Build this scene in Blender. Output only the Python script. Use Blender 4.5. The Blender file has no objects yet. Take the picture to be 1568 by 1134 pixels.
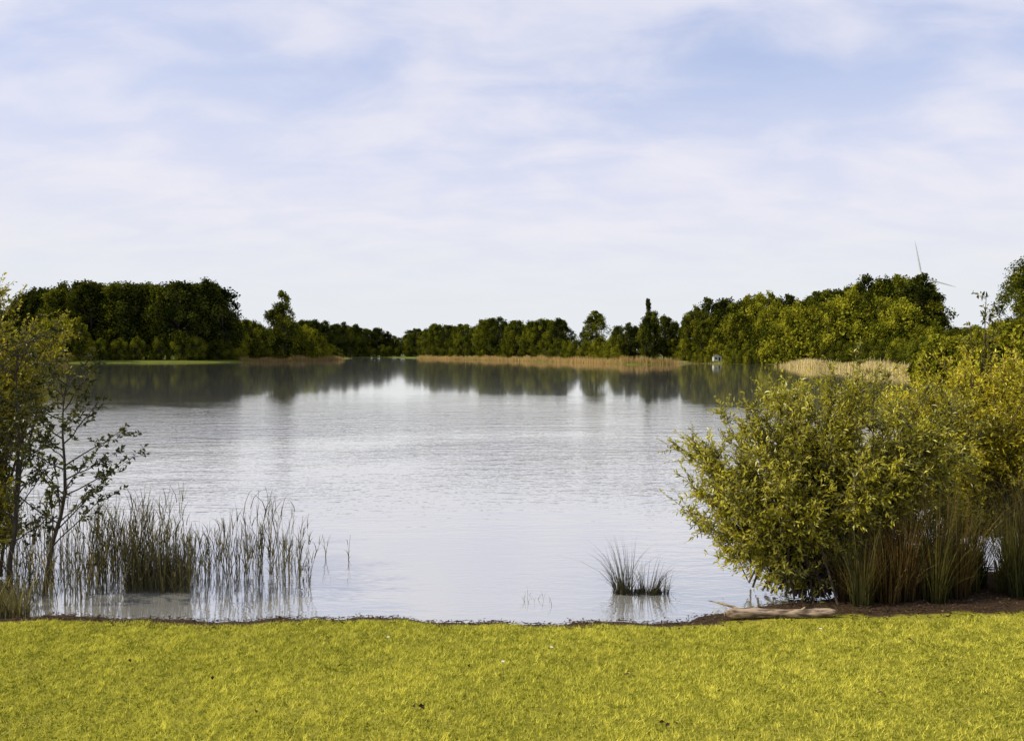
import bpy, math
import numpy as np
from mathutils import Vector
rng = np.random.default_rng(11)
F = 1150.0; H0 = 543.0; CAMZ = 2.6
def bx(u, d): return (u-784.0)/F*d          # image pixel column and distance -> metres east
def bz(v, d): return CAMZ+(H0-v)/F*d        # image pixel row and distance -> metres up

scene = bpy.context.scene
scene.view_settings.view_transform = 'Standard'
scene.view_settings.look = 'None'
scene.view_settings.exposure = 0
COL = scene.collection

# ------------------------------------------------------------------ materials
def new_mat(name):
    m = bpy.data.materials.new(name); m.use_nodes = True
    nt = m.node_tree; nt.nodes.clear()
    out = nt.nodes.new('ShaderNodeOutputMaterial')
    return m, nt, out
def N(nt, t, **kw):
    n = nt.nodes.new(t)
    for k, v in kw.items(): setattr(n, k, v)
    return n
def mixc(nt, fac, a, b, blend='MIX'):
    n = nt.nodes.new('ShaderNodeMix'); n.data_type = 'RGBA'; n.blend_type = blend
    for s, v in ((n.inputs[0], fac), (n.inputs[6], a), (n.inputs[7], b)):
        if isinstance(v, bpy.types.NodeSocket): nt.links.new(v, s)
        elif isinstance(v, (int, float)): s.default_value = v
        else: s.default_value = (*v, 1)
    return n.outputs[2]
def math_(nt, op, a, b=None, c=None, clamp=False):
    n = nt.nodes.new('ShaderNodeMath'); n.operation = op; n.use_clamp = clamp
    for i, v in enumerate((a, b, c)):
        if v is None: continue
        if isinstance(v, bpy.types.NodeSocket): nt.links.new(v, n.inputs[i])
        else: n.inputs[i].default_value = v
    return n.outputs[0]
def maprange(nt, v, a, b, c=0.0, d=1.0, smooth=True):
    n = nt.nodes.new('ShaderNodeMapRange')
    if smooth: n.interpolation_type = 'SMOOTHSTEP'
    nt.links.new(v, n.inputs[0])
    for i, x in enumerate((a, b, c, d)): n.inputs[i+1].default_value = x
    return n.outputs[0]
def noise(nt, vec, scale, detail=3, rough=.5, dist=0):
    n = nt.nodes.new('ShaderNodeTexNoise')
    if vec is not None: nt.links.new(vec, n.inputs['Vector'])
    n.inputs['Scale'].default_value = scale; n.inputs['Detail'].default_value = detail
    n.inputs['Roughness'].default_value = rough; n.inputs['Distortion'].default_value = dist
    return n.outputs['Fac']

def leaf_mat(name, dark, light, trans=0.35, tcol=None, gloss=0.04):
    m, nt, out = new_mat(name)
    at = N(nt, 'ShaderNodeAttribute', attribute_name='var')
    oi = N(nt, 'ShaderNodeObjectInfo')
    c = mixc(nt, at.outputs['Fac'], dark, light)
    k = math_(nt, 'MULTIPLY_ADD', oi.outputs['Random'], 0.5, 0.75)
    sc = N(nt, 'ShaderNodeVectorMath', operation='SCALE')
    nt.links.new(c, sc.inputs[0])
    if name.startswith('grass'): sc.inputs['Scale'].default_value = 1.0
    else: nt.links.new(k, sc.inputs['Scale'])
    c = sc.outputs[0]
    d = N(nt, 'ShaderNodeBsdfDiffuse'); nt.links.new(c, d.inputs[0])
    t = N(nt, 'ShaderNodeBsdfTranslucent')
    tc = mixc(nt, 1.0, c, tcol or (1.3, 1.25, 0.5), 'MULTIPLY'); nt.links.new(tc, t.inputs[0])
    mx = N(nt, 'ShaderNodeMixShader'); mx.inputs[0].default_value = trans
    nt.links.new(d.outputs[0], mx.inputs[1]); nt.links.new(t.outputs[0], mx.inputs[2])
    if gloss <= 0:
        nt.links.new(mx.outputs[0], out.inputs[0]); return m
    g = N(nt, 'ShaderNodeBsdfGlossy'); g.inputs['Roughness'].default_value = .45
    g.inputs[0].default_value = (.8, .8, .7, 1)
    m2 = N(nt, 'ShaderNodeMixShader'); m2.inputs[0].default_value = gloss
    nt.links.new(mx.outputs[0], m2.inputs[1]); nt.links.new(g.outputs[0], m2.inputs[2])
    nt.links.new(m2.outputs[0], out.inputs[0])
    return m
def bark_mat(name, a, b, scale=18):
    m, nt, out = new_mat(name)
    tc = N(nt, 'ShaderNodeTexCoord')
    mp = N(nt, 'ShaderNodeMapping'); mp.inputs['Scale'].default_value = (1, 1, .25) if 'drift' not in name else (.2, 1, 1)
    nt.links.new(tc.outputs['Object'], mp.inputs[0])
    n = noise(nt, mp.outputs[0], scale, 5, .65)
    c = mixc(nt, maprange(nt, n, .35, .65), a, b)
    p = N(nt, 'ShaderNodeBsdfPrincipled'); p.inputs['Roughness'].default_value = .9
    nt.links.new(c, p.inputs['Base Color'])
    bp = N(nt, 'ShaderNodeBump'); bp.inputs['Strength'].default_value = .8; bp.inputs['Distance'].default_value = .02
    nt.links.new(n, bp.inputs['Height']); nt.links.new(bp.outputs[0], p.inputs['Normal'])
    nt.links.new(p.outputs[0], out.inputs[0])
    return m
def plain_mat(name, col, rough=.6, nscale=6, amt=.15):
    m, nt, out = new_mat(name)
    tc = N(nt, 'ShaderNodeTexCoord')
    n = noise(nt, tc.outputs['Object'], nscale, 4)
    c = mixc(nt, n, tuple(x*(1-amt) for x in col), tuple(min(1, x*(1+amt)) for x in col))
    p = N(nt, 'ShaderNodeBsdfPrincipled'); p.inputs['Roughness'].default_value = rough
    nt.links.new(c, p.inputs['Base Color']); nt.links.new(p.outputs[0], out.inputs[0])
    return m

M_bark = bark_mat('bark_dark', (.025, .018, .012), (.07, .055, .04))
M_twig = bark_mat('twig_bark', (.03, .02, .012), (.09, .06, .03), 30)
M_drift = bark_mat('driftwood_bark', (.06, .04, .025), (.40, .30, .21), 30)
M_far_dark = leaf_mat('foliage_dark', (.009, .016, .004), (.085, .095, .014), .25, gloss=0)
M_far_mid = leaf_mat('foliage_mid', (.014, .024, .004), (.19, .20, .020), .3, gloss=0)
M_far_light = leaf_mat('foliage_light', (.03, .042, .005), (.33, .32, .030), .35, gloss=0)
M_willow = leaf_mat('foliage_willow', (.065, .07, .005), (.62, .57, .045), .42, gloss=.07)
M_willow_b = leaf_mat('foliage_willow_bright', (.10, .095, .007), (.66, .58, .040), .45)
M_sap = leaf_mat('foliage_alder', (.03, .036, .005), (.32, .28, .020), .4)
M_sapd = leaf_mat('foliage_sapling', (.015, .02, .004), (.12, .115, .014), .3)
M_reed_far = leaf_mat('reed_dry', (.20, .13, .045), (.46, .32, .13), .3, (1, 1, .9), 0)
M_reed_pale = leaf_mat('reed_straw', (.28, .22, .09), (.60, .49, .24), .3, (1, 1, .9), 0)
M_reed = leaf_mat('reed_green_tan', (.028, .032, .006), (.38, .30, .09), .35, (1, 1, .8))
M_sedge = leaf_mat('sedge_brown', (.030, .018, .005), (.30, .19, .05), .35, (1.1, 1, .7))
M_sedge_g = leaf_mat('sedge_green', (.018, .022, .005), (.25, .22, .045), .35, (1.1, 1, .7))
M_tuft = leaf_mat('sedge_dark', (.015, .016, .006), (.12, .10, .035), .3, (1, 1, .7))
M_grass = leaf_mat('grass_blade', (.10, .125, .008), (.86, .80, .14), .35, (1.05, 1.05, .7), 0)
M_debris = leaf_mat('dead_leaf', (.02, .012, .007), (.20, .13, .07), .1, (1, 1, 1), 0)

# ------------------------------------------------------------------ mesh builder
class MB:
    def __init__(s): s.v=[]; s.f=[]; s.var=[]; s.m=[]; s.n=0; s.sm=[]
    def add(s, V, Fc, mat=0, var=0.5, smooth=False):
        V = np.asarray(V, float).reshape(-1, 3); Fc = np.asarray(Fc, int)
        s.v.append(V); s.f.append(Fc+s.n)
        s.var.append(np.broadcast_to(np.asarray(var, float), (len(V),)).copy())
        s.m.append(np.full(len(Fc), mat)); s.sm.append(np.full(len(Fc), smooth)); s.n += len(V)
    def mesh(s, name, mats):
        me = bpy.data.meshes.new(name)
        V = np.concatenate(s.v)
        starts=[]; loops=[]; off=0
        for f in s.f:
            k = f.shape[1]; starts.append(off+np.arange(len(f))*k); loops.append(f.ravel()); off += f.size
        loops = np.concatenate(loops); starts = np.concatenate(starts)
        me.vertices.add(len(V)); me.vertices.foreach_set('co', V.ravel())
        me.loops.add(len(loops)); me.loops.foreach_set('vertex_index', loops.astype(np.int32))
        me.polygons.add(len(starts)); me.polygons.foreach_set('loop_start', starts.astype(np.int32))
        me.polygons.foreach_set('material_index', np.concatenate(s.m).astype(np.int32))
        me.polygons.foreach_set('use_smooth', np.concatenate(s.sm).astype(bool))
        a = me.attributes.new('var', 'FLOAT', 'POINT'); a.data.foreach_set('value', np.concatenate(s.var).astype(np.float32))
        for m in mats: me.materials.append(m)
        me.update(calc_edges=True); me.validate()
        return me
    def obj(s, name, mats, parent=None):
        return add_obj(name, s.mesh(name, mats), parent)
def add_obj(name, me, parent=None):
    o = bpy.data.objects.new(name, me); COL.objects.link(o)
    if parent: o.parent = parent
    return o
def nrm(a): return a/np.maximum(np.linalg.norm(a, axis=-1, keepdims=True), 1e-9)

def leaves(mb, P, D, Nn, L, W, mat, var):
    n = len(P); D = nrm(D); S = nrm(np.cross(D, Nn)); U = np.cross(S, D)
    L = np.broadcast_to(L, (n,))[:, None]; W = np.broadcast_to(W, (n,))[:, None]
    a = P; b = P+D*L*.45+S*W*.5+U*W*.18; c = P+D*L-U*L*.12; d = P+D*L*.45-S*W*.5+U*W*.18
    V = np.stack([a, b, c, d], 1)
    mb.add(V, np.arange(n*4).reshape(n, 4), mat, np.repeat(np.broadcast_to(var, (n,)), 4))
def tubes(mb, P, R, sides, mat, var=.5, smooth=True):
    P = np.asarray(P, float); R = np.asarray(R, float); n, k, _ = P.shape
    T = np.empty_like(P); T[:, 1:-1] = P[:, 2:]-P[:, :-2]; T[:, 0] = P[:, 1]-P[:, 0]; T[:, -1] = P[:, -1]-P[:, -2]
    T = nrm(T); ref = np.array([.31, .87, .12]); A = nrm(np.cross(T, ref)); B = np.cross(T, A)
    ang = np.arange(sides)/sides*2*np.pi
    V = P[:, :, None]+R[:, :, None, None]*(A[:, :, None]*np.cos(ang)[None, None, :, None]+B[:, :, None]*np.sin(ang)[None, None, :, None])
    i, j, s = np.meshgrid(np.arange(n), np.arange(k-1), np.arange(sides), indexing='ij')
    s2 = (s+1) % sides; base = i*k*sides
    Fc = np.stack([base+j*sides+s, base+j*sides+s2, base+(j+1)*sides+s2, base+(j+1)*sides+s], -1).reshape(-1, 4)
    mb.add(V, Fc, mat, var, smooth)
def blades(mb, B, h, lean, w, seg, mat, var, droop=.25, tipw=0.05, grad=.55):
    n = len(B); h = np.broadcast_to(h, (n,)); w = np.broadcast_to(w, (n,))
    th = rng.uniform(0, np.pi, n); S = np.stack([np.cos(th), np.sin(th), 0*th], 1)
    t = np.linspace(0, 1, seg+1)
    ll = np.linalg.norm(lean, axis=1)
    P = np.zeros((n, seg+1, 3))
    P[:, :, 0] = B[:, None, 0]+lean[:, None, 0]*h[:, None]*(t**1.8)
    P[:, :, 1] = B[:, None, 1]+lean[:, None, 1]*h[:, None]*(t**1.8)
    P[:, :, 2] = B[:, None, 2]+h[:, None]*(t-droop*np.minimum(ll, 1.5)[:, None]*t**3)
    wt = w[:, None]*np.maximum(1-t**1.6, tipw)*.5
    V = np.stack([P-S[:, None]*wt[..., None], P+S[:, None]*wt[..., None]], 2)
    i, j = np.meshgrid(np.arange(n), np.arange(seg), indexing='ij'); b = i*(seg+1)*2+j*2
    Fc = np.stack([b, b+1, b+3, b+2], -1).reshape(-1, 4)
    vv = np.broadcast_to(var, (n,))[:, None]*((1-grad)+grad*np.clip(t*1.6, 0, 1))[None]  # colour darkens toward the blade base: brown dead bases plus painted-in shade
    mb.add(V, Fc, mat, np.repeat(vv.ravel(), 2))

# ------------------------------------------------------------------ lake outline and ground
lake = np.array([(-8.5, 7.5), (-5.5, 7.35), (-2, 7.3), (1.2, 7.18), (1.75, 7.2), (2.0, 7.5), (2.7, 7.75), (4.2, 8.1), (6.5, 9.3), (12, 19), (22, 37),
 (36, 62), (50, 92), (55, 103), (58, 125), (61.5, 166), (72, 200), (63, 216), (53, 230), (46, 215), (44.5, 203), (37, 197), (30, 203), (24, 232), (10, 285),
 (-3, 330), (-30, 410), (-62, 500), (-100, 640), (-112, 710), (-158, 710), (-120, 560), (-96, 430), (-85, 370), (-81, 330), (-86, 290), (-93, 268), (-103, 249), (-125, 238),
 (-147, 230), (-170, 210), (-150, 150), (-80, 75), (-35, 32), (-14, 13)], float)
def sdist(X, Y):
    P = np.stack([X.ravel(), Y.ravel()], 1); best = np.full(len(P), 1e9); ins = np.zeros(len(P), bool)
    n = len(lake)
    for i in range(n):
        a = lake[i]; b = lake[(i+1) % n]; ab = b-a
        t = np.clip(((P-a)@ab)/(ab@ab), 0, 1); q = a+t[:, None]*ab
        best = np.minimum(best, np.hypot(*(P-q).T))
        c = ((a[1] > P[:, 1]) != (b[1] > P[:, 1]))
        xi = a[0]+(P[:, 1]-a[1])/(b[1]-a[1]+1e-12)*ab[0]
        ins ^= c & (P[:, 0] < xi)
    sd = np.where(ins, -best, best)
    x, y = P.T
    sd = sd+.05*np.sin(2.3*x+.7*y)+.035*np.sin(6.1*x+1+2*y)+.02*np.sin(15*x+5*y)
    far = np.clip((y-30)/100, 0, 1)
    sd = sd+far*(1.5*np.sin(.21*x+.13*y)+.8*np.sin(.6*x+1))
    return sd.reshape(X.shape)
def hz(sd, X, Y):
    land = .09*(1-np.exp(-np.maximum(sd, 0)/.2))+.1*np.clip(sd, 0, 6)
    land = np.minimum(land, .8+.0*X)
    bump = .012*np.sin(1.7*X+.5*Y)+.01*np.sin(2.9*Y+.8*X+1)
    return np.where(sd > 0, land+bump*np.clip(sd*2, 0, 1), np.maximum(sd*.22, -1.5))
def gz(x, y):
    x = np.atleast_1d(np.asarray(x, float)); y = np.atleast_1d(np.asarray(y, float))
    return hz(sdist(x, y), x, y)
def grow(start, step, g, cap, until, end):
    o = []; v = start
    while v < end:
        v += step; o.append(v)
        step = step*g if v > until else min(step*g, cap)
    return o
xs_r = grow(10, .09, 1.05, 5, 220, 7000)
xs = np.array([-v for v in xs_r[::-1]]+list(np.arange(-10, 10.01, .09))+xs_r)
ys_f = grow(10.5, .08, 1.05, 5, 760, 7000); ys_b = grow(-3.0, .3, 1.5, 800, 0, 7000)
ys = np.array([-v for v in ys_b[::-1]]+list(np.arange(3, 10.51, .07))+ys_f)
X, Y = np.meshgrid(xs, ys); SD = sdist(X, Y); Z = hz(SD, X, Y)
nx, ny = len(xs), len(ys)
j, i = np.meshgrid(np.arange(ny-1), np.arange(nx-1), indexing='ij'); b = j*nx+i
mb = MB(); mb.add(np.stack([X, Y, Z], -1), np.stack([b, b+1, b+1+nx, b+nx], -1).reshape(-1, 4), 0, np.clip(SD.ravel(), -2, 8), True)
def lawn_limit(x): return 6.83+.05*np.sin(3*x)+.04*np.sin(7.3*x+2)-.02*np.clip(x, -6, 6)+.02*np.sin(23*x)
m, nt, out = new_mat('ground_grass_soil')
at = N(nt, 'ShaderNodeAttribute', attribute_name='var'); tc = N(nt, 'ShaderNodeTexCoord'); P = tc.outputs['Object']
nf = noise(nt, P, 60, 4, .7); nm = noise(nt, P, 3.5, 4, .6); nl = noise(nt, P, .6, 3)
g = mixc(nt, maprange(nt, nf, .3, .7), (.08, .09, .006), (.40, .37, .04))
g = mixc(nt, maprange(nt, nm, .45, .75, 0, .5), g, (.36, .31, .06))
soil = mixc(nt, maprange(nt, nf, .35, .65), (.012, .008, .005), (.08, .05, .028))
sep = N(nt, 'ShaderNodeSeparateXYZ'); nt.links.new(P, sep.inputs[0])
s1 = math_(nt, 'ADD', at.outputs['Fac'], math_(nt, 'MULTIPLY', math_(nt, 'SUBTRACT', nm, .5), .35))
s1 = math_(nt, 'ADD', s1, math_(nt, 'MULTIPLY', math_(nt, 'SUBTRACT', nf, .5), .3))
isg = maprange(nt, s1, .30, .44)
yl = math_(nt, 'ADD', sep.outputs[1], math_(nt, 'MULTIPLY', math_(nt, 'SUBTRACT', nm, .5), .4))
near = maprange(nt, yl, 6.92, 7.02, 1, 0)
farg = maprange(nt, yl, 25, 40)
isg = math_(nt, 'MULTIPLY', isg, math_(nt, 'MAXIMUM', near, farg))
c = mixc(nt, isg, soil, g)
c = mixc(nt, farg, c, mixc(nt, nl, (.06, .08, .010), (.15, .16, .02)))
p = N(nt, 'ShaderNodeBsdfPrincipled'); p.inputs['Roughness'].default_value = .95
p.inputs['Specular IOR Level'].default_value = .1
nt.links.new(c, p.inputs['Base Color'])
bp = N(nt, 'ShaderNodeBump'); bp.inputs['Strength'].default_value = .5; bp.inputs['Distance'].default_value = .02
nt.links.new(nf, bp.inputs['Height']); nt.links.new(bp.outputs[0], p.inputs['Normal'])
nt.links.new(p.outputs[0], out.inputs[0])
mb.obj('ground', [m])

# ------------------------------------------------------------------ water
m, nt, out = new_mat('lake_water')
geo = N(nt, 'ShaderNodeNewGeometry'); P = geo.outputs['Position']
def mapped(s, rot=0):
    mp = N(nt, 'ShaderNodeMapping'); mp.inputs['Scale'].default_value = s; mp.inputs['Rotation'].default_value = (0, 0, rot)
    nt.links.new(P, mp.inputs[0]); return mp.outputs[0]
w1 = noise(nt, mapped((2.4, 7, 1), .12), 1.0, 2, .6, .4)
w2 = noise(nt, mapped((.4, 1.5, 1), -.1), 1.0, 1, .5, .4)
w3 = noise(nt, mapped((8, 22, 1), -.15), 1.0, 1, .5)
patch = noise(nt, mapped((.05, .10, 1), .2), 1.0, 3, .6, .5)
sepw = N(nt, 'ShaderNodeSeparateXYZ'); nt.links.new(P, sepw.inputs[0])
ywob = math_(nt, 'ADD', sepw.outputs[1], math_(nt, 'MULTIPLY', math_(nt, 'SUBTRACT', patch, .5), 40))
ywob = math_(nt, 'ADD', ywob, maprange(nt, sepw.outputs[0], 3, 22, 0, 14))
calm = maprange(nt, ywob, 24, 52, 1.0, .018)
shal = maprange(nt, sepw.outputs[1], 7.5, 16, .28, 1)
amp = math_(nt, 'MULTIPLY', math_(nt, 'MULTIPLY', maprange(nt, patch, .36, .62, .3, 1.0), calm), shal)
hgt = math_(nt, 'ADD', math_(nt, 'MULTIPLY', w1, .55), math_(nt, 'ADD', math_(nt, 'MULTIPLY', w2, .8), math_(nt, 'MULTIPLY', w3, .16)))
bp = N(nt, 'ShaderNodeBump'); bp.inputs['Distance'].default_value = .035
nt.links.new(amp, bp.inputs['Strength']); nt.links.new(hgt, bp.inputs['Height'])
gl = N(nt, 'ShaderNodeBsdfGlossy'); gl.inputs[0].default_value = (1, .985, .94, 1)
gl.inputs['Roughness'].default_value = .05
nt.links.new(bp.outputs[0], gl.inputs['Normal'])
df = N(nt, 'ShaderNodeBsdfDiffuse')
df.inputs[0].default_value = (.34, .335, .31, 1)
lw = N(nt, 'ShaderNodeLayerWeight'); lw.inputs['Blend'].default_value = .5; nt.links.new(bp.outputs[0], lw.inputs['Normal'])
fac = maprange(nt, lw.outputs['Facing'], .2, 1.0, .15, .995, False)
mx = N(nt, 'ShaderNodeMixShader'); nt.links.new(fac, mx.inputs[0])
nt.links.new(df.outputs[0], mx.inputs[1]); nt.links.new(gl.outputs[0], mx.inputs[2]); nt.links.new(mx.outputs[0], out.inputs[0])
mb = MB(); mb.add([(-400, 6.5, 0), (300, 6.5, 0), (300, 800, 0), (-400, 800, 0)], [[0, 1, 2, 3]]); mb.obj('lake_water', [m])

# ------------------------------------------------------------------ distant trees
def prof(kind, t):
    if kind == 'round': return np.sin(np.pi*np.clip(t, .02, .98)**.85)**.6
    if kind == 'poplar': return np.clip(np.sin(np.pi*np.clip(t, .02, .99)**.7), 0, 1)**.5
    if kind == 'cone': return (1-t)**.8*np.clip(t*6, 0, 1)+.05
    if kind == 'bush': return np.sqrt(np.clip(1-t**2, 0, 1))
def tree_mesh(name, kind, R, lo, leafmat, ncl=60, nlf=110, ls=.36, seed=0, H=20.0, clr=None, vert=1.25):
    r = np.random.default_rng(seed); mb = MB()
    k = 7; t = np.linspace(0, 1, k); tp = np.zeros((1, k, 3)); tp[0, :, 2] = t*H*.9
    tp[0, 1:, 0] = np.cumsum(r.normal(0, .12, k-1))*H/20; tp[0, 1:, 1] = np.cumsum(r.normal(0, .12, k-1))*H/20
    rad = (H*.016*(1-t)**.8+.02*H/20)[None]
    if kind != 'bush': tubes(mb, tp, rad, 7, 0)
    t = r.beta(1.15, 1.1, ncl) if kind != 'bush' else r.uniform(0, 1, ncl)
    pr = prof(kind, t)
    a = r.uniform(0, 2*np.pi, ncl); q = np.sqrt(r.uniform(.1, 1, ncl))*r.uniform(.7, 1.12, ncl)
    C = np.stack([np.cos(a)*q*R*pr, np.sin(a)*q*R*pr, H*(lo+(1-lo)*t*.95)], 1)
    cr = (clr or R*.25)*r.uniform(.5, 1.35, ncl)*(.55+.45*pr)
    b = np.array([np.interp(np.clip(C[:, 2]-H*.12-q*R*.3, H*.08, H*.85), tp[0, :, 2], tp[0, :, i]) for i in range(3)]).T
    if kind == 'bush': b = np.stack([r.normal(0, R*.15, ncl), r.normal(0, R*.15, ncl), 0*a], 1)
    mid = (b+C)/2+np.array([0, 0, -.02*H])
    tubes(mb, np.stack([b, mid, C], 1), np.stack([0*a+H*.005, 0*a+H*.0035, 0*a+H*.001], 1), 4, 0)
    n = ncl*nlf; ci = np.repeat(np.arange(ncl), nlf)
    d = nrm(r.normal(0, 1, (n, 3))); rr = r.uniform(.15, 1.25, n)**.75
    Pp = C[ci]+d*(cr[ci]*rr)[:, None]*np.array([1, 1, vert])
    Pp[:, 2] = np.maximum(Pp[:, 2], .2)
    Nn = nrm(d+r.normal(0, .7, (n, 3))); D = nrm(np.cross(Nn, r.normal(0, 1, (n, 3))))
    sz = ls*r.uniform(.5, 1.5, n)
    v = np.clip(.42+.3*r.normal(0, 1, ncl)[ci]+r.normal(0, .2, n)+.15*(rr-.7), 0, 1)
    leaves(mb, Pp, D, Nn, sz*1.3, sz, 1, v)
    return mb.mesh(name, [M_bark, leafmat])
V = {}
V['pop'] = [tree_mesh('poplar_crown', 'poplar', 3.4, .12, M_far_dark, 64, 95, .34, s, clr=1.15, vert=1.6) for s in (1, 2, 3)]
V['dark'] = [tree_mesh('dark_crown', 'round', 5.4, .10, M_far_dark, 64, 110, .38, s) for s in (4, 5, 6)]
V['mid'] = [tree_mesh('broadleaf_crown', 'round', 5.0, .08, M_far_mid, 62, 110, .36, s) for s in (7, 8, 9, 10)]
V['light'] = [tree_mesh('light_crown', 'round', 4.4, .05, M_far_light, 60, 110, .34, s) for s in (11, 12)]
V['slim'] = [tree_mesh('birch_crown', 'poplar', 3.2, .06, M_far_mid, 64, 100, .32, s, clr=1.1, vert=1.5) for s in (21, 22)]
V['cone'] = [tree_mesh('conifer_crown', 'cone', 2.4, .05, M_far_dark, 60, 80, .35, 13, clr=.9)]
V['bush'] = [tree_mesh('bush_mid', 'bush', 13, .0, M_far_mid, 80, 110, .6, s, clr=3, vert=1) for s in (14, 15)]
V['lbush'] = [tree_mesh('bush_light', 'bush', 13, .0, M_far_light, 80, 110, .6, s, clr=3, vert=1) for s in (16, 17)]
def place(name, kind, u, d, v, parent=None, wide=1.0):
    h = bz(v, d)-.4; x = bx(u, d); me = V[kind][rng.integers(len(V[kind]))]
    o = add_obj(name, me, parent); o.location = (x, d, float(gz(x, d)[0])-.1)
    s = h/20.0; w = s*wide*rng.uniform(.9, 1.12)
    o.scale = (w, w, s); o.rotation_euler = (0, 0, rng.uniform(0, 6.28)); return o
def group(name):
    e = bpy.data.objects.new(name, None); COL.objects.link(e); return e
def line(parent, kinds, pts, step, dspread, rows=1, jit=3, wide=1.0, vj=5, rowdrop=0):
    us = [p[0] for p in pts]; vs = [p[1] for p in pts]; ds = [p[2] for p in pts]
    for r in range(rows):
        u = us[0]+rng.uniform(0, step)
        while u <= us[-1]:
            d = np.interp(u, us, ds)+r*dspread+rng.uniform(0, dspread*.6); v = np.interp(u, us, vs)+rng.uniform(-vj*.5, vj)+r*rowdrop
            place('tree', kinds[rng.integers(len(kinds))], u+rng.uniform(-jit, jit), d, v, parent, wide)
            u += step*rng.uniform(.75, 1.25)
G = group('tree_grove')
line(G, ['pop', 'pop', 'slim', 'dark'], [(28, 454, 262), (75, 441, 262), (130, 430, 262), (175, 436, 262), (215, 430, 262), (240, 438, 263), (275, 430, 264), (330, 434, 266), (346, 442, 268)], 15, 12, 3, 4, 1.15, 11)
line(G, ['bush'], [(60, 522, 250), (160, 516, 252), (300, 510, 258)], 26, 6, 1, 4, .7)
line(G, ['pop', 'slim'], [(-160, 440, 262), (20, 470, 262)], 24, 12, 2, 3, 1, 7)
line(G, ['lbush', 'light'], [(20, 500, 240), (100, 482, 240), (150, 484, 242)], 26, 4, 1, 4, .9)
G = group('shrub_thicket')
line(G, ['lbush', 'light', 'lbush', 'bush'], [(312, 508, 272), (345, 498, 280), (385, 488, 290), (410, 500, 296), (470, 498, 320), (492, 515, 345), (505, 535, 350)], 13, 7, 2, 3, .75)
line(G, ['lbush', 'bush'], [(325, 518, 264), (375, 516, 276)], 16, 3, 1, 3, .8)
place('broadleaf_tree', 'mid', 434, 300, 444, None, .95); place('broadleaf_tree', 'mid', 427, 303, 466, None, .9)
G = group('distant_tree_line')
line(G, ['dark', 'dark', 'mid'], [(440, 490, 600), (500, 492, 620), (545, 496, 720), (580, 502, 740), (600, 514, 760), (615, 518, 760), (625, 508, 740), (650, 500, 600)], 9, 20, 2, 3, 1.1, 6)
line(G, ['bush'], [(500, 525, 400), (525, 532, 440)], 8, 8, 1, 2, .8)
line(G, ['bush', 'bush'], [(530, 530, 722), (645, 526, 722)], 12, 8, 1, 2, .8)
line(G, ['dark'], [(-300, 505, 800), (450, 510, 900), (870, 527, 900), (1600, 505, 700), (2200, 500, 600)], 28, 30, 1, 3, 1.6, 6)
G = group('tree_line')
line(G, ['mid', 'dark', 'mid', 'slim'], [(648, 500, 520), (668, 493, 500), (690, 500, 480), (712, 498, 460), (735, 492, 440), (752, 485, 420), (775, 492, 400), (800, 491, 380), (830, 488, 365), (866, 489, 350)], 10, 14, 2, 3, 1.15, 7)
line(G, ['bush', 'mid'], [(645, 522, 512), (870, 520, 326)], 14, 4, 1, 3, .8)
line(G, ['lbush', 'bush'], [(866, 524, 326), (900, 522, 306), (960, 515, 276)], 9, 4, 1, 3, .8)
place('broadleaf_tree', 'mid', 911, 312, 475, None, 1.1); place('broadleaf_tree', 'dark', 903, 316, 486, None, .9)
place('conifer_tree', 'cone', 992, 262, 456, None, .95)
G = group('woodland')
line(G, ['mid', 'light', 'slim', 'dark'], [(938, 500, 285), (960, 488, 275), (985, 492, 270), (1008, 478, 265), (1025, 486, 262), (1045, 478, 258), (1075, 464, 256), (1110, 452, 252), (1145, 455, 246), (1170, 449, 240), (1200, 453, 228),
  (1222, 460, 222), (1245, 448, 214), (1272, 431, 206), (1292, 440, 202), (1315, 426, 196), (1350, 424, 190), (1408, 420, 184), (1425, 440, 180), (1440, 462, 178)], 14, 10, 2, 4, 1.0, 13, 4)
line(G, ['light', 'lbush', 'slim', 'mid', 'dark'], [(1045, 505, 245), (1120, 486, 232), (1200, 470, 215), (1260, 466, 190), (1330, 456, 182), (1400, 470, 170), (1440, 500, 160)], 18, 4, 2, 4, .9, 22)
line(G, ['bush', 'lbush'], [(1125, 525, 224), (1205, 520, 206), (1300, 520, 178), (1400, 520, 140), (1500, 515, 110)], 17, 4, 1, 4, .8)
line(G, ['bush', 'lbush'], [(1052, 536, 231), (1085, 536, 225)], 9, 1, 1, 2, .6, 3)
line(G, ['bush', 'lbush'], [(1113, 534, 218), (1204, 532, 203)], 9, 1, 1, 2, .7, 3)
line(G, ['bush', 'mid', 'lbush'], [(1440, 503, 170), (1500, 503, 160), (1600, 500, 150), (2100, 470, 120)], 22, 6, 2, 4, 1)
V['mbush'] = [tree_mesh('thicket_willow', 'bush', 8, 0, M_far_light, 110, 150, .85, s, clr=1.9, vert=1.5) for s in (30, 31, 32)]
G = group('willow_thicket')
line(G, ['mbush'], [(1405, 520, 78), (1440, 503, 60), (1500, 500, 48), (1568, 496, 40), (1700, 470, 34), (1900, 450, 26)], 30, 5, 2, 5, .9, 20)
V['mtree'] = [tree_mesh('ash_crown', 'poplar', 5.5, .08, M_far_mid, 90, 330, .22, 33, clr=1.6)]
place('ash_tree', 'mtree', 1584, 56, 396, None, 1.0)
place('ash_tree', 'mtree', 1720, 70, 420, None, 1.0)

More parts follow.
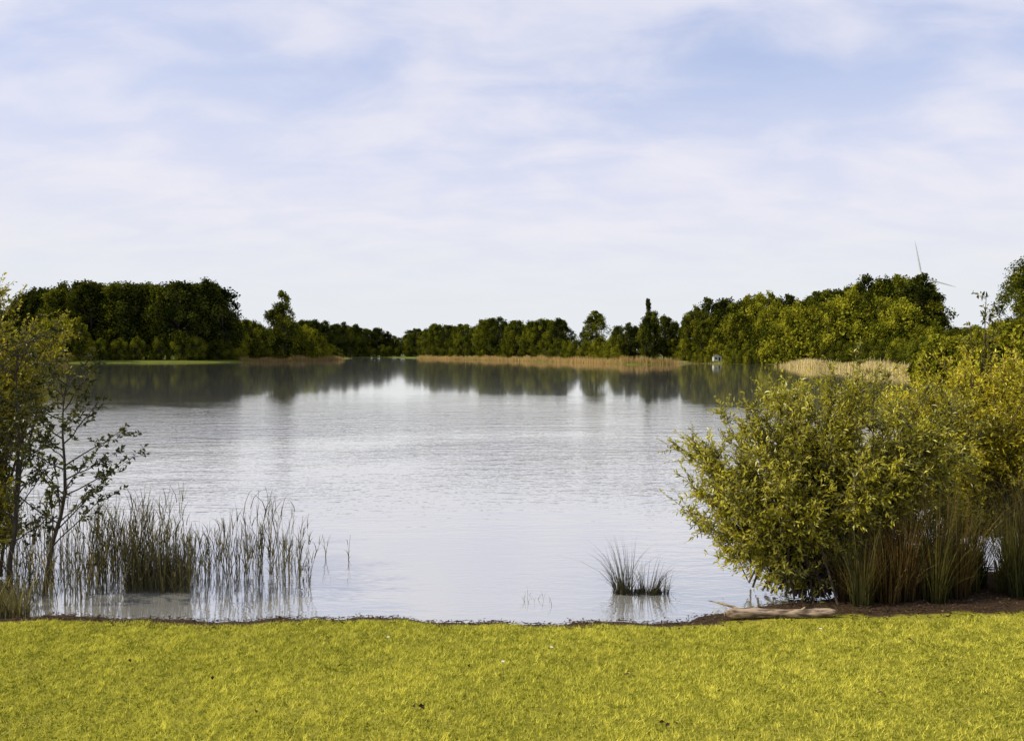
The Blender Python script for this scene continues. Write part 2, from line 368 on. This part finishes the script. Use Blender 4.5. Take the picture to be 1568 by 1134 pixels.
# ------------------------------------------------------------------ far reed beds
def reed_bed(name, pts, width, dens, hmin=1.5, hmax=2.5, mat=None):
    mb = MB(); B = []
    for (x0, y0), (x1, y1) in zip(pts[:-1], pts[1:]):
        L = math.hypot(x1-x0, y1-y0); n = int(L*dens*width)
        t = rng.uniform(0, 1, n); w = rng.uniform(-.25, 1, n)*width
        B.append(np.stack([x0+(x1-x0)*t+rng.normal(0, 1, n), y0+(y1-y0)*t+w, 0*t], 1))
    B = np.concatenate(B); n = len(B)
    B[:, 2] = np.maximum(gz(B[:, 0], B[:, 1]), -.1)
    patchy = .5+.5*np.sin(B[:, 0]*.35)*np.sin(B[:, 1]*.21+1)
    h = rng.uniform(hmin, hmax, n)*(.62+.42*patchy+.12*np.sin(B[:, 0]*1.3))
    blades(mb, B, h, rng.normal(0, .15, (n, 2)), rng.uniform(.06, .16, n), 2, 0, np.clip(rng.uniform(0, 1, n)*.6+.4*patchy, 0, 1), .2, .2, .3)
    return mb.obj(name, [mat or M_reed_far])
reed_bed('reed_bed', [(-62, 500), (-30, 411), (-3, 331), (10, 286), (24, 233), (30, 204)], 7, 3)
reed_bed('reed_bed', [(29.5, 203), (37, 197), (44.5, 203)], 5, 8)
reed_bed('reed_bed', [(51, 93), (55.5, 104), (58.5, 125), (62, 166)], 6, 10, .8, 1.9, M_reed_pale)
reed_bed('reed_bed', [(-95, 264), (-93, 268), (-86, 290), (-81, 330), (-85, 370)], 5, 7, 1.5, 2.4)
reed_bed('reed_bed', [(-150, 231), (-138, 234)], 4, 5)
reed_bed('reed_bed', [(46, 216), (53, 230), (63, 217)], 2, 5, .3, .8, M_reed_pale)

# ------------------------------------------------------------------ small lakeside hut, mostly hidden by the shrubs
M_white = plain_mat('white_paint', (.78, .78, .74)); M_hut = plain_mat('weathered_boards', (.55, .54, .50)); M_roof = plain_mat('roof_felt', (.12, .11, .10)); M_glass = plain_mat('dark_window', (.03, .035, .04), .2)
def box(mb, x0, x1, y0, y1, z0, z1, mat):
    v = [(x, y, z) for z in (z0, z1) for y in (y0, y1) for x in (x0, x1)]
    mb.add(v, [[0, 2, 3, 1], [4, 5, 7, 6], [0, 1, 5, 4], [1, 3, 7, 5], [3, 2, 6, 7], [2, 0, 4, 6]], mat)
hx, hy = bx(1099, 229), 229.; hzv = float(gz(hx, hy)[0])
E = group('lakeside_hut'); E.location = (hx, hy, hzv); E.scale = (.55, .55, .6)
w = MB(); box(w, -2.2, 2.2, 0, 3, 0, 2.3, 0); w.add([(-2.2, 0, 2.3), (2.2, 0, 2.3), (0, 0, 3.2), (-2.2, 3, 2.3), (2.2, 3, 2.3), (0, 3, 3.2)], [[0, 1, 2], [3, 5, 4]], 0); w.obj('walls', [M_hut], E)
w = MB(); w.add([(-2.5, -.3, 2.2), (0, -.3, 3.25), (0, 3.3, 3.25), (-2.5, 3.3, 2.2), (2.5, -.3, 2.2), (2.5, 3.3, 2.2)], [[0, 1, 2, 3], [1, 4, 5, 2]], 0); w.obj('roof', [M_roof], E)
w = MB(); box(w, -1.5, -.4, -.03, 0.02, .9, 1.8, 0); w.obj('window', [M_glass], E)
w = MB(); box(w, .5, 1.4, -.03, 0.02, .05, 1.95, 0); w.obj('door', [M_glass], E)

# ------------------------------------------------------------------ wind turbine
M_turb = plain_mat('turbine_white', (.92, .92, .92), .4, 1, .02)
TD = 900.; tx = bx(1407, TD); hubz = bz(424, TD)
E = group('wind_turbine'); E.location = (tx, TD, 0)
w = MB(); t = np.linspace(0, 1, 6); tubes(w, np.stack([0*t, 0*t+3, t*hubz], 1)[None], (2.6-1.2*t)[None], 16, 0); w.obj('tower', [M_turb], E)
w = MB(); tt = np.linspace(0, 1, 5); tubes(w, np.stack([0*tt, -1+8*tt, 0*tt+hubz], 1)[None], np.array([[.6, 1.8, 2, 1.9, 1.2]]), 10, 0); w.obj('nacelle', [M_turb], E)
w = MB(); tt = np.linspace(0, 1, 5); tubes(w, np.stack([0*tt, -4+3*tt, 0*tt+hubz], 1)[None], np.array([[.05, .8, 1.3, 1.5, 1.6]]), 12, 0); w.obj('hub', [M_turb], E)
for k, ang in enumerate((100.5, -16.5, -138)):
    w = MB(); a = math.radians(ang); D = np.array([math.cos(a), 0, math.sin(a)]); S = np.array([-math.sin(a), 0, math.cos(a)])
    t = np.array([0, .06, .2, .5, .8, 1.]); ch = np.array([1.5, 1.6, 3.0, 2.2, 1.3, .4]); thk = np.array([1.2, 1.0, .6, .4, .2, .08])
    C = np.array([0, -2.6, hubz])+t[:, None]*44*D
    ring = [np.stack([C[i]+S*ch[i]*.35, C[i]+np.array([0, -thk[i]/2, 0]), C[i]-S*ch[i]*.65, C[i]+np.array([0, thk[i]/2, 0])]) for i in range(6)]
    Vv = np.concatenate(ring); Fc = [[i*4+s, i*4+(s+1) % 4, i*4+4+(s+1) % 4, i*4+4+s] for i in range(5) for s in range(4)]
    w.add(Vv, Fc, 0); w.obj('blade_%d' % (k+1), [M_turb], E)

# ------------------------------------------------------------------ near shrubs
def shrub(name, base, ells, nst, ntw, nlf, L, W, mat, seed, spread=.25, tw=(.12, .34), vb=.0, twup=.3):
    r = np.random.default_rng(seed); mb = MB(); vol = np.array([e[1][0]*e[1][1]*e[1][2] for e in ells])**.8; vol /= vol.sum()
    ei = r.choice(len(ells), nst, p=vol)
    Cc = np.array([e[0] for e in ells])[ei]; Rr = np.array([e[1] for e in ells])[ei]
    d = nrm(r.normal(0, 1, (nst, 3)))
    T = Cc+d*Rr*(r.uniform(.15, 1.1, nst)**.42)[:, None]; T[:, 2] = np.maximum(T[:, 2], base[2]+.15)
    B = np.array(base)+np.stack([r.normal(0, spread, nst), r.normal(0, spread*.7, nst), 0*T[:, 0]], 1); B[:, 2] = base[2]-.05
    Cn = B*.5+T*.5; Cn[:, 2] = B[:, 2]*.35+T[:, 2]*.65; Cn += r.normal(0, .06, (nst, 3))
    k = 9; t = np.linspace(0, 1, k)[None, :, None]
    Pth = (1-t)**2*B[:, None]+2*t*(1-t)*Cn[:, None]+t**2*T[:, None]; Pth[:, 1:-1] += r.normal(0, .012, (nst, k-2, 3))
    ln = np.linalg.norm(T-B, axis=1); tubes(mb, Pth, (ln[:, None]*.0065)*(1-np.linspace(0, 1, k)[None]*.85), 5, 0)
    sv = r.normal(0, .12, nst)
    n = nst*ntw; si = np.repeat(np.arange(nst), ntw); tt = r.uniform(.25, 1, n)**.65
    tb = (1-tt)[:, None]**2*B[si]+2*(tt*(1-tt))[:, None]*Cn[si]+(tt**2)[:, None]*T[si]
    tan = nrm(2*(1-tt)[:, None]*(Cn[si]-B[si])+2*tt[:, None]*(T[si]-Cn[si]))
    outw = nrm((tb-Cc[si])/Rr[si])
    td = nrm(tan*.5+outw*.45+r.normal(0, .6, (n, 3))+np.array([0, 0, twup])); tl = r.uniform(tw[0], tw[1], n)
    te = tb+td*tl[:, None]; tm = (tb+te)/2+r.normal(0, .015, (n, 3))
    tubes(mb, np.stack([tb, tm, te], 1), np.stack([0*tl+.0035, 0*tl+.0025, 0*tl+.001], 1), 3, 0)
    n2 = n*nlf; ti = np.repeat(np.arange(n), nlf); s = (np.tile(np.arange(nlf), n)+r.uniform(0, 1, n2))/nlf
    lp = tb[ti]*(1-s)[:, None]+te[ti]*s[:, None]+r.normal(0, .006, (n2, 3))
    ld = nrm(td[ti]*.7+r.normal(0, .75, (n2, 3))+np.array([0, 0, .1]))
    nn = nrm(r.normal(0, .7, (n2, 3))+np.array([0, 0, 1.]))
    sz = r.uniform(.6, 1.25, n2)*(1.1-.35*s)
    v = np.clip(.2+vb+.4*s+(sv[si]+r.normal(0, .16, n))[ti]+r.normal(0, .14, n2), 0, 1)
    leaves(mb, lp, ld, nn, L*sz, W*sz, 1, v)
    return mb.obj(name, [M_twig, mat])
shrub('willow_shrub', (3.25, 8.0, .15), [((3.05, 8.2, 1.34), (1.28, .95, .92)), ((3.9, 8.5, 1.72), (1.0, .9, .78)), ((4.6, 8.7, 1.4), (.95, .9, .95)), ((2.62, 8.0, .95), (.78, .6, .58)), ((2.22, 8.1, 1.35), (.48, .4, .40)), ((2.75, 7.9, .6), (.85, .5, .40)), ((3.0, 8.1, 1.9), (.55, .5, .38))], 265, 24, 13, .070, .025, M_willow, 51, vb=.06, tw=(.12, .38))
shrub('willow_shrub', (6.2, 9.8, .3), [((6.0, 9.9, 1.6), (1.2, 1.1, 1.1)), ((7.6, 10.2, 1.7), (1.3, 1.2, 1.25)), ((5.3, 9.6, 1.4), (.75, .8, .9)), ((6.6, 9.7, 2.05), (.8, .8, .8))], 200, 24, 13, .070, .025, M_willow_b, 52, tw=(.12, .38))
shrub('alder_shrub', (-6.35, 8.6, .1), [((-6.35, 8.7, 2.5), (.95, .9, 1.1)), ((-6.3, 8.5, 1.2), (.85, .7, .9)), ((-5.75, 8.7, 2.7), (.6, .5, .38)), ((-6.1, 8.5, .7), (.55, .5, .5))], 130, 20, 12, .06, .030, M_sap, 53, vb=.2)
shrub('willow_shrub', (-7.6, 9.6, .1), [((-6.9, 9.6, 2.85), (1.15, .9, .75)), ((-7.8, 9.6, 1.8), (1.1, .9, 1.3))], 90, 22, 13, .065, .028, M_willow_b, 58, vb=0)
shrub('elder_sapling', (6.35, 10.3, .3), [((6.4, 10.3, 3.0), (.2, .18, .5))], 5, 12, 8, .08, .034, M_sap, 54, .03, (.08, .24))

def sapling(name, base, top, nb, seed, lw=1.0):
    r = np.random.default_rng(seed); mb = MB(); k = 9; t = np.linspace(0, 1, k)
    base = np.array(base); top = np.array(top)
    P = base+(top-base)*t[:, None]; P[1:-1] += r.normal(0, .02, (k-2, 3)); P[:, 0] += .06*np.sin(t*5)
    tubes(mb, P[None], (.026*(1-t)+.004)[None], 6, 0)
    tb = np.linspace(.22, .98, nb)+r.uniform(-.02, .02, nb)
    B = np.stack([np.interp(tb, t, P[:, i]) for i in range(3)], 1)
    a = np.arange(nb)*2.4+r.uniform(-.4, .4, nb)
    el = r.uniform(.35, .95, nb); ln = r.uniform(.5, .95, nb)*(1.1-.5*tb)*lw
    D = np.stack([np.cos(a)*np.cos(el), np.sin(a)*np.cos(el)*.8, np.sin(el)], 1)
    E = B+D*ln[:, None]; M = (B+E)/2+np.array([0, 0, -.03])
    s = np.linspace(0, 1, 6)[None, :, None]; Q = (1-s)**2*B[:, None]+2*s*(1-s)*M[:, None]+s**2*E[:, None]
    Q[:, 1:-1] += r.normal(0, .008, (nb, 4, 3))
    tubes(mb, Q, .009*(1-.8*np.linspace(0, 1, 6))[None]*np.ones((nb, 1)), 5, 0)
    ntw = 9; n = nb*ntw; bi = np.repeat(np.arange(nb), ntw); q = r.uniform(.25, 1, n)[:, None]
    tb_ = (1-q)**2*B[bi]+2*q*(1-q)*M[bi]+q**2*E[bi]
    td = nrm(D[bi]+r.normal(0, .55, (n, 3))); te = tb_+td*r.uniform(.08, .24, n)[:, None]
    tubes(mb, np.stack([tb_, te], 1), np.tile([.003, .0012], (n, 1)), 3, 0)
    nl = 9; ti = np.repeat(np.arange(n), nl); s = r.uniform(.2, 1.05, n*nl)[:, None]
    lp = tb_[ti]*(1-s)+te[ti]*s; ld = nrm(td[ti]*.6+r.normal(0, .7, (n*nl, 3)))
    leaves(mb, lp, ld, nrm(r.normal(0, .8, (n*nl, 3))+np.array([0, 0, .8])), r.uniform(.04, .065, n*nl), r.uniform(.022, .036, n*nl), 1, np.clip(r.normal(.3, .25, n*nl), 0, 1))
    return mb.obj(name, [M_bark, M_sapd])
sapling('alder_sapling', (-5.08, 8.1, -.02), (-4.72, 8.05, 2.3), 26, 61, 1.15)
sapling('alder_sapling', (-5.6, 8.3, 0), (-5.4, 8.3, 2.7), 22, 62)

# ------------------------------------------------------------------ near reeds (left)
def reeds(name, B, h, mats, seed, wl=.010, leafn=4):
    r = np.random.default_rng(seed); mb = MB(); n = len(B)
    lean = r.normal(0, .12, (n, 2))+np.array([.03, 0])
    v = np.clip(r.normal(.48, .34, n), 0, 1)
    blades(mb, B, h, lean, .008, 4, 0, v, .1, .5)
    idx = np.repeat(np.arange(n), leafn); m_ = len(idx); q = r.uniform(.2, .85, m_)
    b = np.stack([B[idx, 0]+lean[idx, 0]*h[idx]*q**1.8, B[idx, 1]+lean[idx, 1]*h[idx]*q**1.8, B[idx, 2]+h[idx]*q], 1)
    a = r.uniform(0, 6.28, m_); k = r.uniform(.2, .75, m_)
    blades(mb, b, h[idx]*r.uniform(.18, .40, m_), np.stack([np.cos(a)*k, np.sin(a)*k], 1), wl, 3, 0, np.clip(v[idx]+r.normal(0, .15, m_), 0, 1), .45, grad=0)
    return mb.obj(name, mats)
def scatter(u0, u1, d0, d1, n):
    u = rng.uniform(u0, u1, n); d = rng.uniform(d0, d1, n); x = bx(u, d)
    return np.stack([x, d, np.maximum(gz(x, d), -.12)], 1)
B = np.concatenate([scatter(-60, 300, 8.2, 10.5, 320), scatter(130, 290, 8.1, 9.0, 270), scatter(280, 400, 8.3, 9.4, 120), scatter(400, 475, 8.3, 9.4, 60), scatter(0, 130, 7.7, 8.6, 70), scatter(495, 500, 9.6, 9.7, 2), scatter(531, 535, 9.4, 9.5, 2)])
hh = rng.uniform(.42, 1.08, len(B))*(.85+.2*np.sin(B[:, 0]*4+1)); hh[-4:] = .42
reeds('reeds', B, hh, [M_reed], 71)
mb = MB(); B = scatter(190, 285, 8.15, 8.7, 900); n = len(B)
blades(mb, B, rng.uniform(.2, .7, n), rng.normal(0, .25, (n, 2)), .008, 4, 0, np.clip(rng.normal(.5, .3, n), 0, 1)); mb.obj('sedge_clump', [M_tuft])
mb = MB(); B = scatter(-80, 40, 7.25, 8.2, 900); n = len(B)
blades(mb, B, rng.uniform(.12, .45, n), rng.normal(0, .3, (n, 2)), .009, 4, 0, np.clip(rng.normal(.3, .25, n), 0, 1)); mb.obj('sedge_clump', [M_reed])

d = 8.15
mb = MB()
for cx, nn, r_, h1, lx in ((bx(955, d), 140, .10, .76, -.15), (bx(995, d), 100, .12, .5, .12), (bx(1018, d), 40, .06, .32, .1)):
    a = rng.uniform(0, 6.28, nn); q = r_*np.sqrt(rng.uniform(0, 1, nn))
    B = np.stack([cx+np.cos(a)*q, d+np.sin(a)*q*.7, 0*a-.04], 1); k = np.abs(rng.normal(0, .5, nn))
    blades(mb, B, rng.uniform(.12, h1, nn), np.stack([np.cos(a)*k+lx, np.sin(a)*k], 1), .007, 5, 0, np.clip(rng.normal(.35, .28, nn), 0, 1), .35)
a = rng.uniform(0, 6.28, 320); q = .22*np.sqrt(rng.uniform(0, 1, 320))
B = np.stack([bx(978, d)+np.cos(a)*q*1.35, d+np.sin(a)*q*.4, 0*a-.03], 1)
blades(mb, B, rng.uniform(.05, .13, 320), rng.normal(0, .4, (320, 2)), .012, 3, 0, rng.uniform(0, .2, 320))
mb.obj('sedge_tuft', [M_tuft])
mb = MB(); B = scatter(798, 850, 7.75, 8.1, 16); B[:, 2] = -.03
blades(mb, B, rng.uniform(.08, .17, 16), rng.normal(0, .35, (16, 2)), .005, 3, 0, rng.uniform(0, .5, 16)); mb.obj('water_grass', [M_tuft])

mb = MB()
cl = [(bx(u, dd), dd, u) for u, dd in zip(rng.uniform(1300, 1780, 110), rng.uniform(7.3, 8.4, 110))]
for cx, cy, u in cl:
    n = 130; a = rng.uniform(0, 6.28, n); q = .11*np.sqrt(rng.uniform(0, 1, n)); k = np.abs(rng.normal(0, .30, n)); hs = rng.uniform(.7, 1.30)*(.75 if u < 1330 else 1)
    B = np.stack([cx+np.cos(a)*q, cy+np.sin(a)*q, 0*a], 1); B[:, 2] = gz(B[:, 0], B[:, 1])-.02
    tone = rng.normal(.40, .25)
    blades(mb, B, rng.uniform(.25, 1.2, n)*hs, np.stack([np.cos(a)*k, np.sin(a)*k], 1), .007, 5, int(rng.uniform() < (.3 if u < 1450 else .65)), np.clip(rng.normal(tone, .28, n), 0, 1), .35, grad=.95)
mb.obj('sedge_stand', [M_sedge, M_sedge_g])

# ------------------------------------------------------------------ lawn blades
n = 640000
x = rng.uniform(-9.5, 9.5, n); y = 7.2-4.0*rng.uniform(0, 1, n)
keep = (np.abs(x) < y*.78+1.2)
x, y = x[keep], y[keep]; sd = sdist(x, y)
edge = lawn_limit(x)+rng.normal(0, .035, len(x))-.05*((x > 1.85) & (x < 3.1))
keep = (y < edge) & (sd > .22); x, y, sd = x[keep], y[keep], sd[keep]; n = len(x)
z = hz(sd, x, y)
def vnoise(x, y, s, seed):
    r = np.random.default_rng(seed); g = r.uniform(0, 1, (256, 256)); X = x*s+50; Y = y*s+50
    i = np.floor(X).astype(int); j = np.floor(Y).astype(int); u = X-i; w = Y-j; u = u*u*(3-2*u); w = w*w*(3-2*w); i %= 255; j %= 255
    return (g[i, j]*(1-u)+g[i+1, j]*u)*(1-w)+(g[i, j+1]*(1-u)+g[i+1, j+1]*u)*w
c1 = vnoise(x, y, 1.6, 1); c2 = vnoise(x, y, 8, 2); c3 = vnoise(x, y, 26, 3); c4 = vnoise(x, y, 60, 4)
mb = MB(); lean = rng.normal(0, .6, (n, 2)); h = rng.uniform(.016, .034, n)*(.5+.4*c2+.5*c3)
th = rng.uniform(0, np.pi, n); S = np.stack([np.cos(th), np.sin(th), 0*th], 1)*.0028
Bp = np.stack([x, y, z-.002], 1); T = Bp+np.stack([lean[:, 0]*h, lean[:, 1]*h, h], 1)
Vv = np.stack([Bp-S, Bp+S, T], 1)
var = np.clip(rng.normal(.46, .22, n)+.22*(c1-.5)+.30*(c2-.5)+.55*(c3-.5)+.9*(c4-.5), 0, 1)
mb.add(Vv, np.arange(n*3).reshape(n, 3), 0, np.repeat(var, 3)); mb.obj('lawn_grass', [M_grass])

mb = MB(); n = 11000
x = rng.uniform(-7, 8, n); y = rng.uniform(6.7, 8.6, n); sd = sdist(x, y)
k = (sd > -.08) & (sd < .54) | ((x > 1.8) & (sd > 0) & (y > 6.8)); x, y, sd = x[k], y[k], sd[k]; n = len(x)
P = np.stack([x, y, np.maximum(hz(sd, x, y), 0)+rng.uniform(.003, .02, n)], 1)
leaves(mb, P, nrm(rng.normal(0, 1, (n, 3))*np.array([1, .6, .25])), nrm(rng.normal(0, .35, (n, 3))+np.array([0, 0, 1])), rng.uniform(.015, .055, n), rng.uniform(.005, .02, n), 0, np.clip(rng.beta(1.0, 2.8, n), 0, 1))
n = 700; x = rng.uniform(-6, 6.5, n); y = rng.uniform(6.85, 7.9, n); sd = sdist(x, y); k = (sd > 0) & ((sd < .4) | (x > 1.8)); x, y, sd = x[k], y[k], sd[k]; n = len(x)
p0 = np.stack([x, y, hz(sd, x, y)+.01], 1); a = rng.normal(0, .5, n); L = rng.uniform(.03, .16, n)
p1 = p0+np.stack([np.cos(a)*L, np.sin(a)*L*.6, rng.uniform(-.01, .02, n)], 1)
tubes(mb, np.stack([p0, (p0+p1)/2+rng.normal(0, .006, (n, 3)), p1], 1), np.tile([.003, .0025, .0015], (n, 1)), 4, 1)
mb.obj('shore_debris', [M_debris, M_twig])
mb = MB()
pts = [(390, 1095), (1360, 1062), (1105, 1052), (1030, 1120), (1010, 1122), (322, 1030), (965, 1015), (715, 1012), (1395, 975), (180, 1000), (520, 1010), (1250, 1100), (640, 1100)]
for u, v in pts:
    d = 2.25*F/(v-H0); x = bx(u, d); nn = rng.integers(1, 4)
    q = np.array([[x+rng.normal(0, .02), d+rng.normal(0, .02), 0] for _ in range(nn)]); q[:, 2] = gz(q[:, 0], q[:, 1])+.03
    leaves(mb, q, nrm(rng.normal(0, 1, (nn, 3))*np.array([1, 1, .2])), nrm(rng.normal(0, .4, (nn, 3))+np.array([0, 0, 1])), .045, .026, 0, rng.uniform(0, .5, nn))
mb.obj('fallen_leaves', [M_debris])
mb = MB()
for u, v in [(845, 990), (593, 976), (1260, 965), (770, 1020)]:
    d = 2.35*F/(v-H0); x = bx(u, d); zz = float(gz(x, d)[0])+.035
    for k in range(9):
        a = k/9*6.28; leaves(mb, np.array([[x, d, zz]]), np.array([[math.cos(a), math.sin(a), .1]]), np.array([[0, 0, 1.]]), .016, .008, 0, .5)
mb.obj('daisies', [M_white])

# ------------------------------------------------------------------ driftwood log
mb = MB(); k = 26; t = np.linspace(0, 1, k)
x0, x1 = 2.0, 2.98
P = np.stack([x0+(x1-x0)*t, 7.0-.10*t+.012*np.sin(t*5), 0*t], 1)
zl = gz(P[:, 0], P[:, 1]); P[:, 2] = np.interp(t, [0, 1], [zl[:5].max(), zl[-5:].max()])+.045+.007*np.sin(t*6+1)
r_ = (.048-.011*t+.003*np.sin(t*9)+.002*np.sin(t*31))*np.clip(t*7+.45, 0, 1)*np.clip((1-t)*14+.6, 0, 1)
tubes(mb, P[None], r_[None], 16, 0)
VV = mb.v[-1].reshape(k, 16, 3); ca = P[:, None]
prf = 1+.10*np.sin(np.arange(16)*2.7)[None, :]+.035*np.random.default_rng(5).normal(0, 1, (k, 16)); VV[:] = ca+(VV-ca)*prf[..., None]
Q = np.array([P[5], P[4]+[-.06, .05, .04], P[3]+[-.13, .10, .06], P[2]+[-.20, .16, .07]]); tubes(mb, Q[None], np.array([[.018, .014, .010, .003]]), 8, 0)
Q = np.array([P[17], P[17]+[.03, -.01, .045], P[17]+[.05, -.02, .07]]); tubes(mb, Q[None], np.array([[.016, .011, .007]]), 8, 0)
for e, s in ((0, -1), (-1, 1)):
    ang = np.arange(12)/12*6.283; C = P[e]+np.array([s*.006, 0, 0])
    ring = C+np.stack([0*ang, np.cos(ang)*r_[e], np.sin(ang)*r_[e]], 1); mb.add(np.vstack([ring, C]), [[i, (i+1) % 12, 12] for i in range(12)], 0)
mb.obj('driftwood_log', [M_drift])

# ------------------------------------------------------------------ world, sun
SUN_AZ, SUN_EL = math.radians(-96), math.radians(38)
w = bpy.data.worlds.new('World'); scene.world = w; w.use_nodes = True; nt = w.node_tree; nt.nodes.clear()
out = N(nt, 'ShaderNodeOutputWorld'); bg = N(nt, 'ShaderNodeBackground'); bg.inputs[1].default_value = .15
sky = N(nt, 'ShaderNodeTexSky', sky_type='NISHITA'); sky.sun_disc = False; sky.sun_elevation = SUN_EL; sky.sun_rotation = SUN_AZ % (2*math.pi)
sky.air_density = 1.0; sky.dust_density = .5; sky.ozone_density = 2.0
tc = N(nt, 'ShaderNodeTexCoord'); sp = N(nt, 'ShaderNodeSeparateXYZ'); nt.links.new(tc.outputs['Generated'], sp.inputs[0])
zc = math_(nt, 'ADD', math_(nt, 'MAXIMUM', sp.outputs[2], 0.0), .30)
cb = N(nt, 'ShaderNodeCombineXYZ'); nt.links.new(math_(nt, 'DIVIDE', sp.outputs[0], zc), cb.inputs[0]); nt.links.new(math_(nt, 'DIVIDE', sp.outputs[1], zc), cb.inputs[1])
mp = N(nt, 'ShaderNodeMapping'); mp.inputs['Scale'].default_value = (1, 1.7, 1); mp.inputs['Rotation'].default_value = (0, 0, .3); mp.inputs['Location'].default_value = (2.3, 1.1, 0); nt.links.new(cb.outputs[0], mp.inputs[0])
n1 = noise(nt, mp.outputs[0], 1.5, 2, .5, .2); n2 = noise(nt, mp.outputs[0], 4.0, 5, .54, .3)
nn_ = math_(nt, 'ADD', math_(nt, 'MULTIPLY', n1, .70), math_(nt, 'MULTIPLY', n2, .30))
gap = maprange(nt, nn_, .41, .62, 1, 0)
hi = maprange(nt, sp.outputs[2], .14, .42)
side = maprange(nt, sp.outputs[0], -.5, .5, .75, 1.15)
thin = math_(nt, 'MULTIPLY', math_(nt, 'MULTIPLY', gap, hi), side)
blue = mixc(nt, .55, sky.outputs[0], (3.2, 4.0, 6.4))
cov = math_(nt, 'SUBTRACT', math_(nt, 'SUBTRACT', .99, math_(nt, 'MULTIPLY', hi, .18)), math_(nt, 'MULTIPLY', thin, .6))
cc = mixc(nt, maprange(nt, n2, .3, .7), (5.0, 5.1, 6.05), (5.7, 5.6, 6.15))
cc = mixc(nt, maprange(nt, sp.outputs[2], .02, .24), (5.35, 5.55, 5.75), cc)
fin = mixc(nt, cov, blue, cc)
nt.links.new(fin, bg.inputs[0]); nt.links.new(bg.outputs[0], out.inputs[0])
L = bpy.data.lights.new('sun', 'SUN'); L.energy = 5; L.angle = math.radians(.5); L.color = (1, .90, .68)
so = bpy.data.objects.new('sun', L); COL.objects.link(so)
s = Vector((math.cos(SUN_EL)*math.sin(SUN_AZ), math.cos(SUN_EL)*math.cos(SUN_AZ), math.sin(SUN_EL)))
so.rotation_euler = (-s).to_track_quat('-Z', 'Y').to_euler(); so.location = (-30, 10, 40)

cam = bpy.data.cameras.new('camera'); co = bpy.data.objects.new('camera', cam); COL.objects.link(co)
cam.sensor_width = 36; cam.lens = 36*F/1568; cam.clip_end = 20000; cam.clip_start = .05
co.location = (0, 0, CAMZ); co.rotation_euler = (math.radians(90)-math.atan(24/F), 0, 0)
scene.camera = co
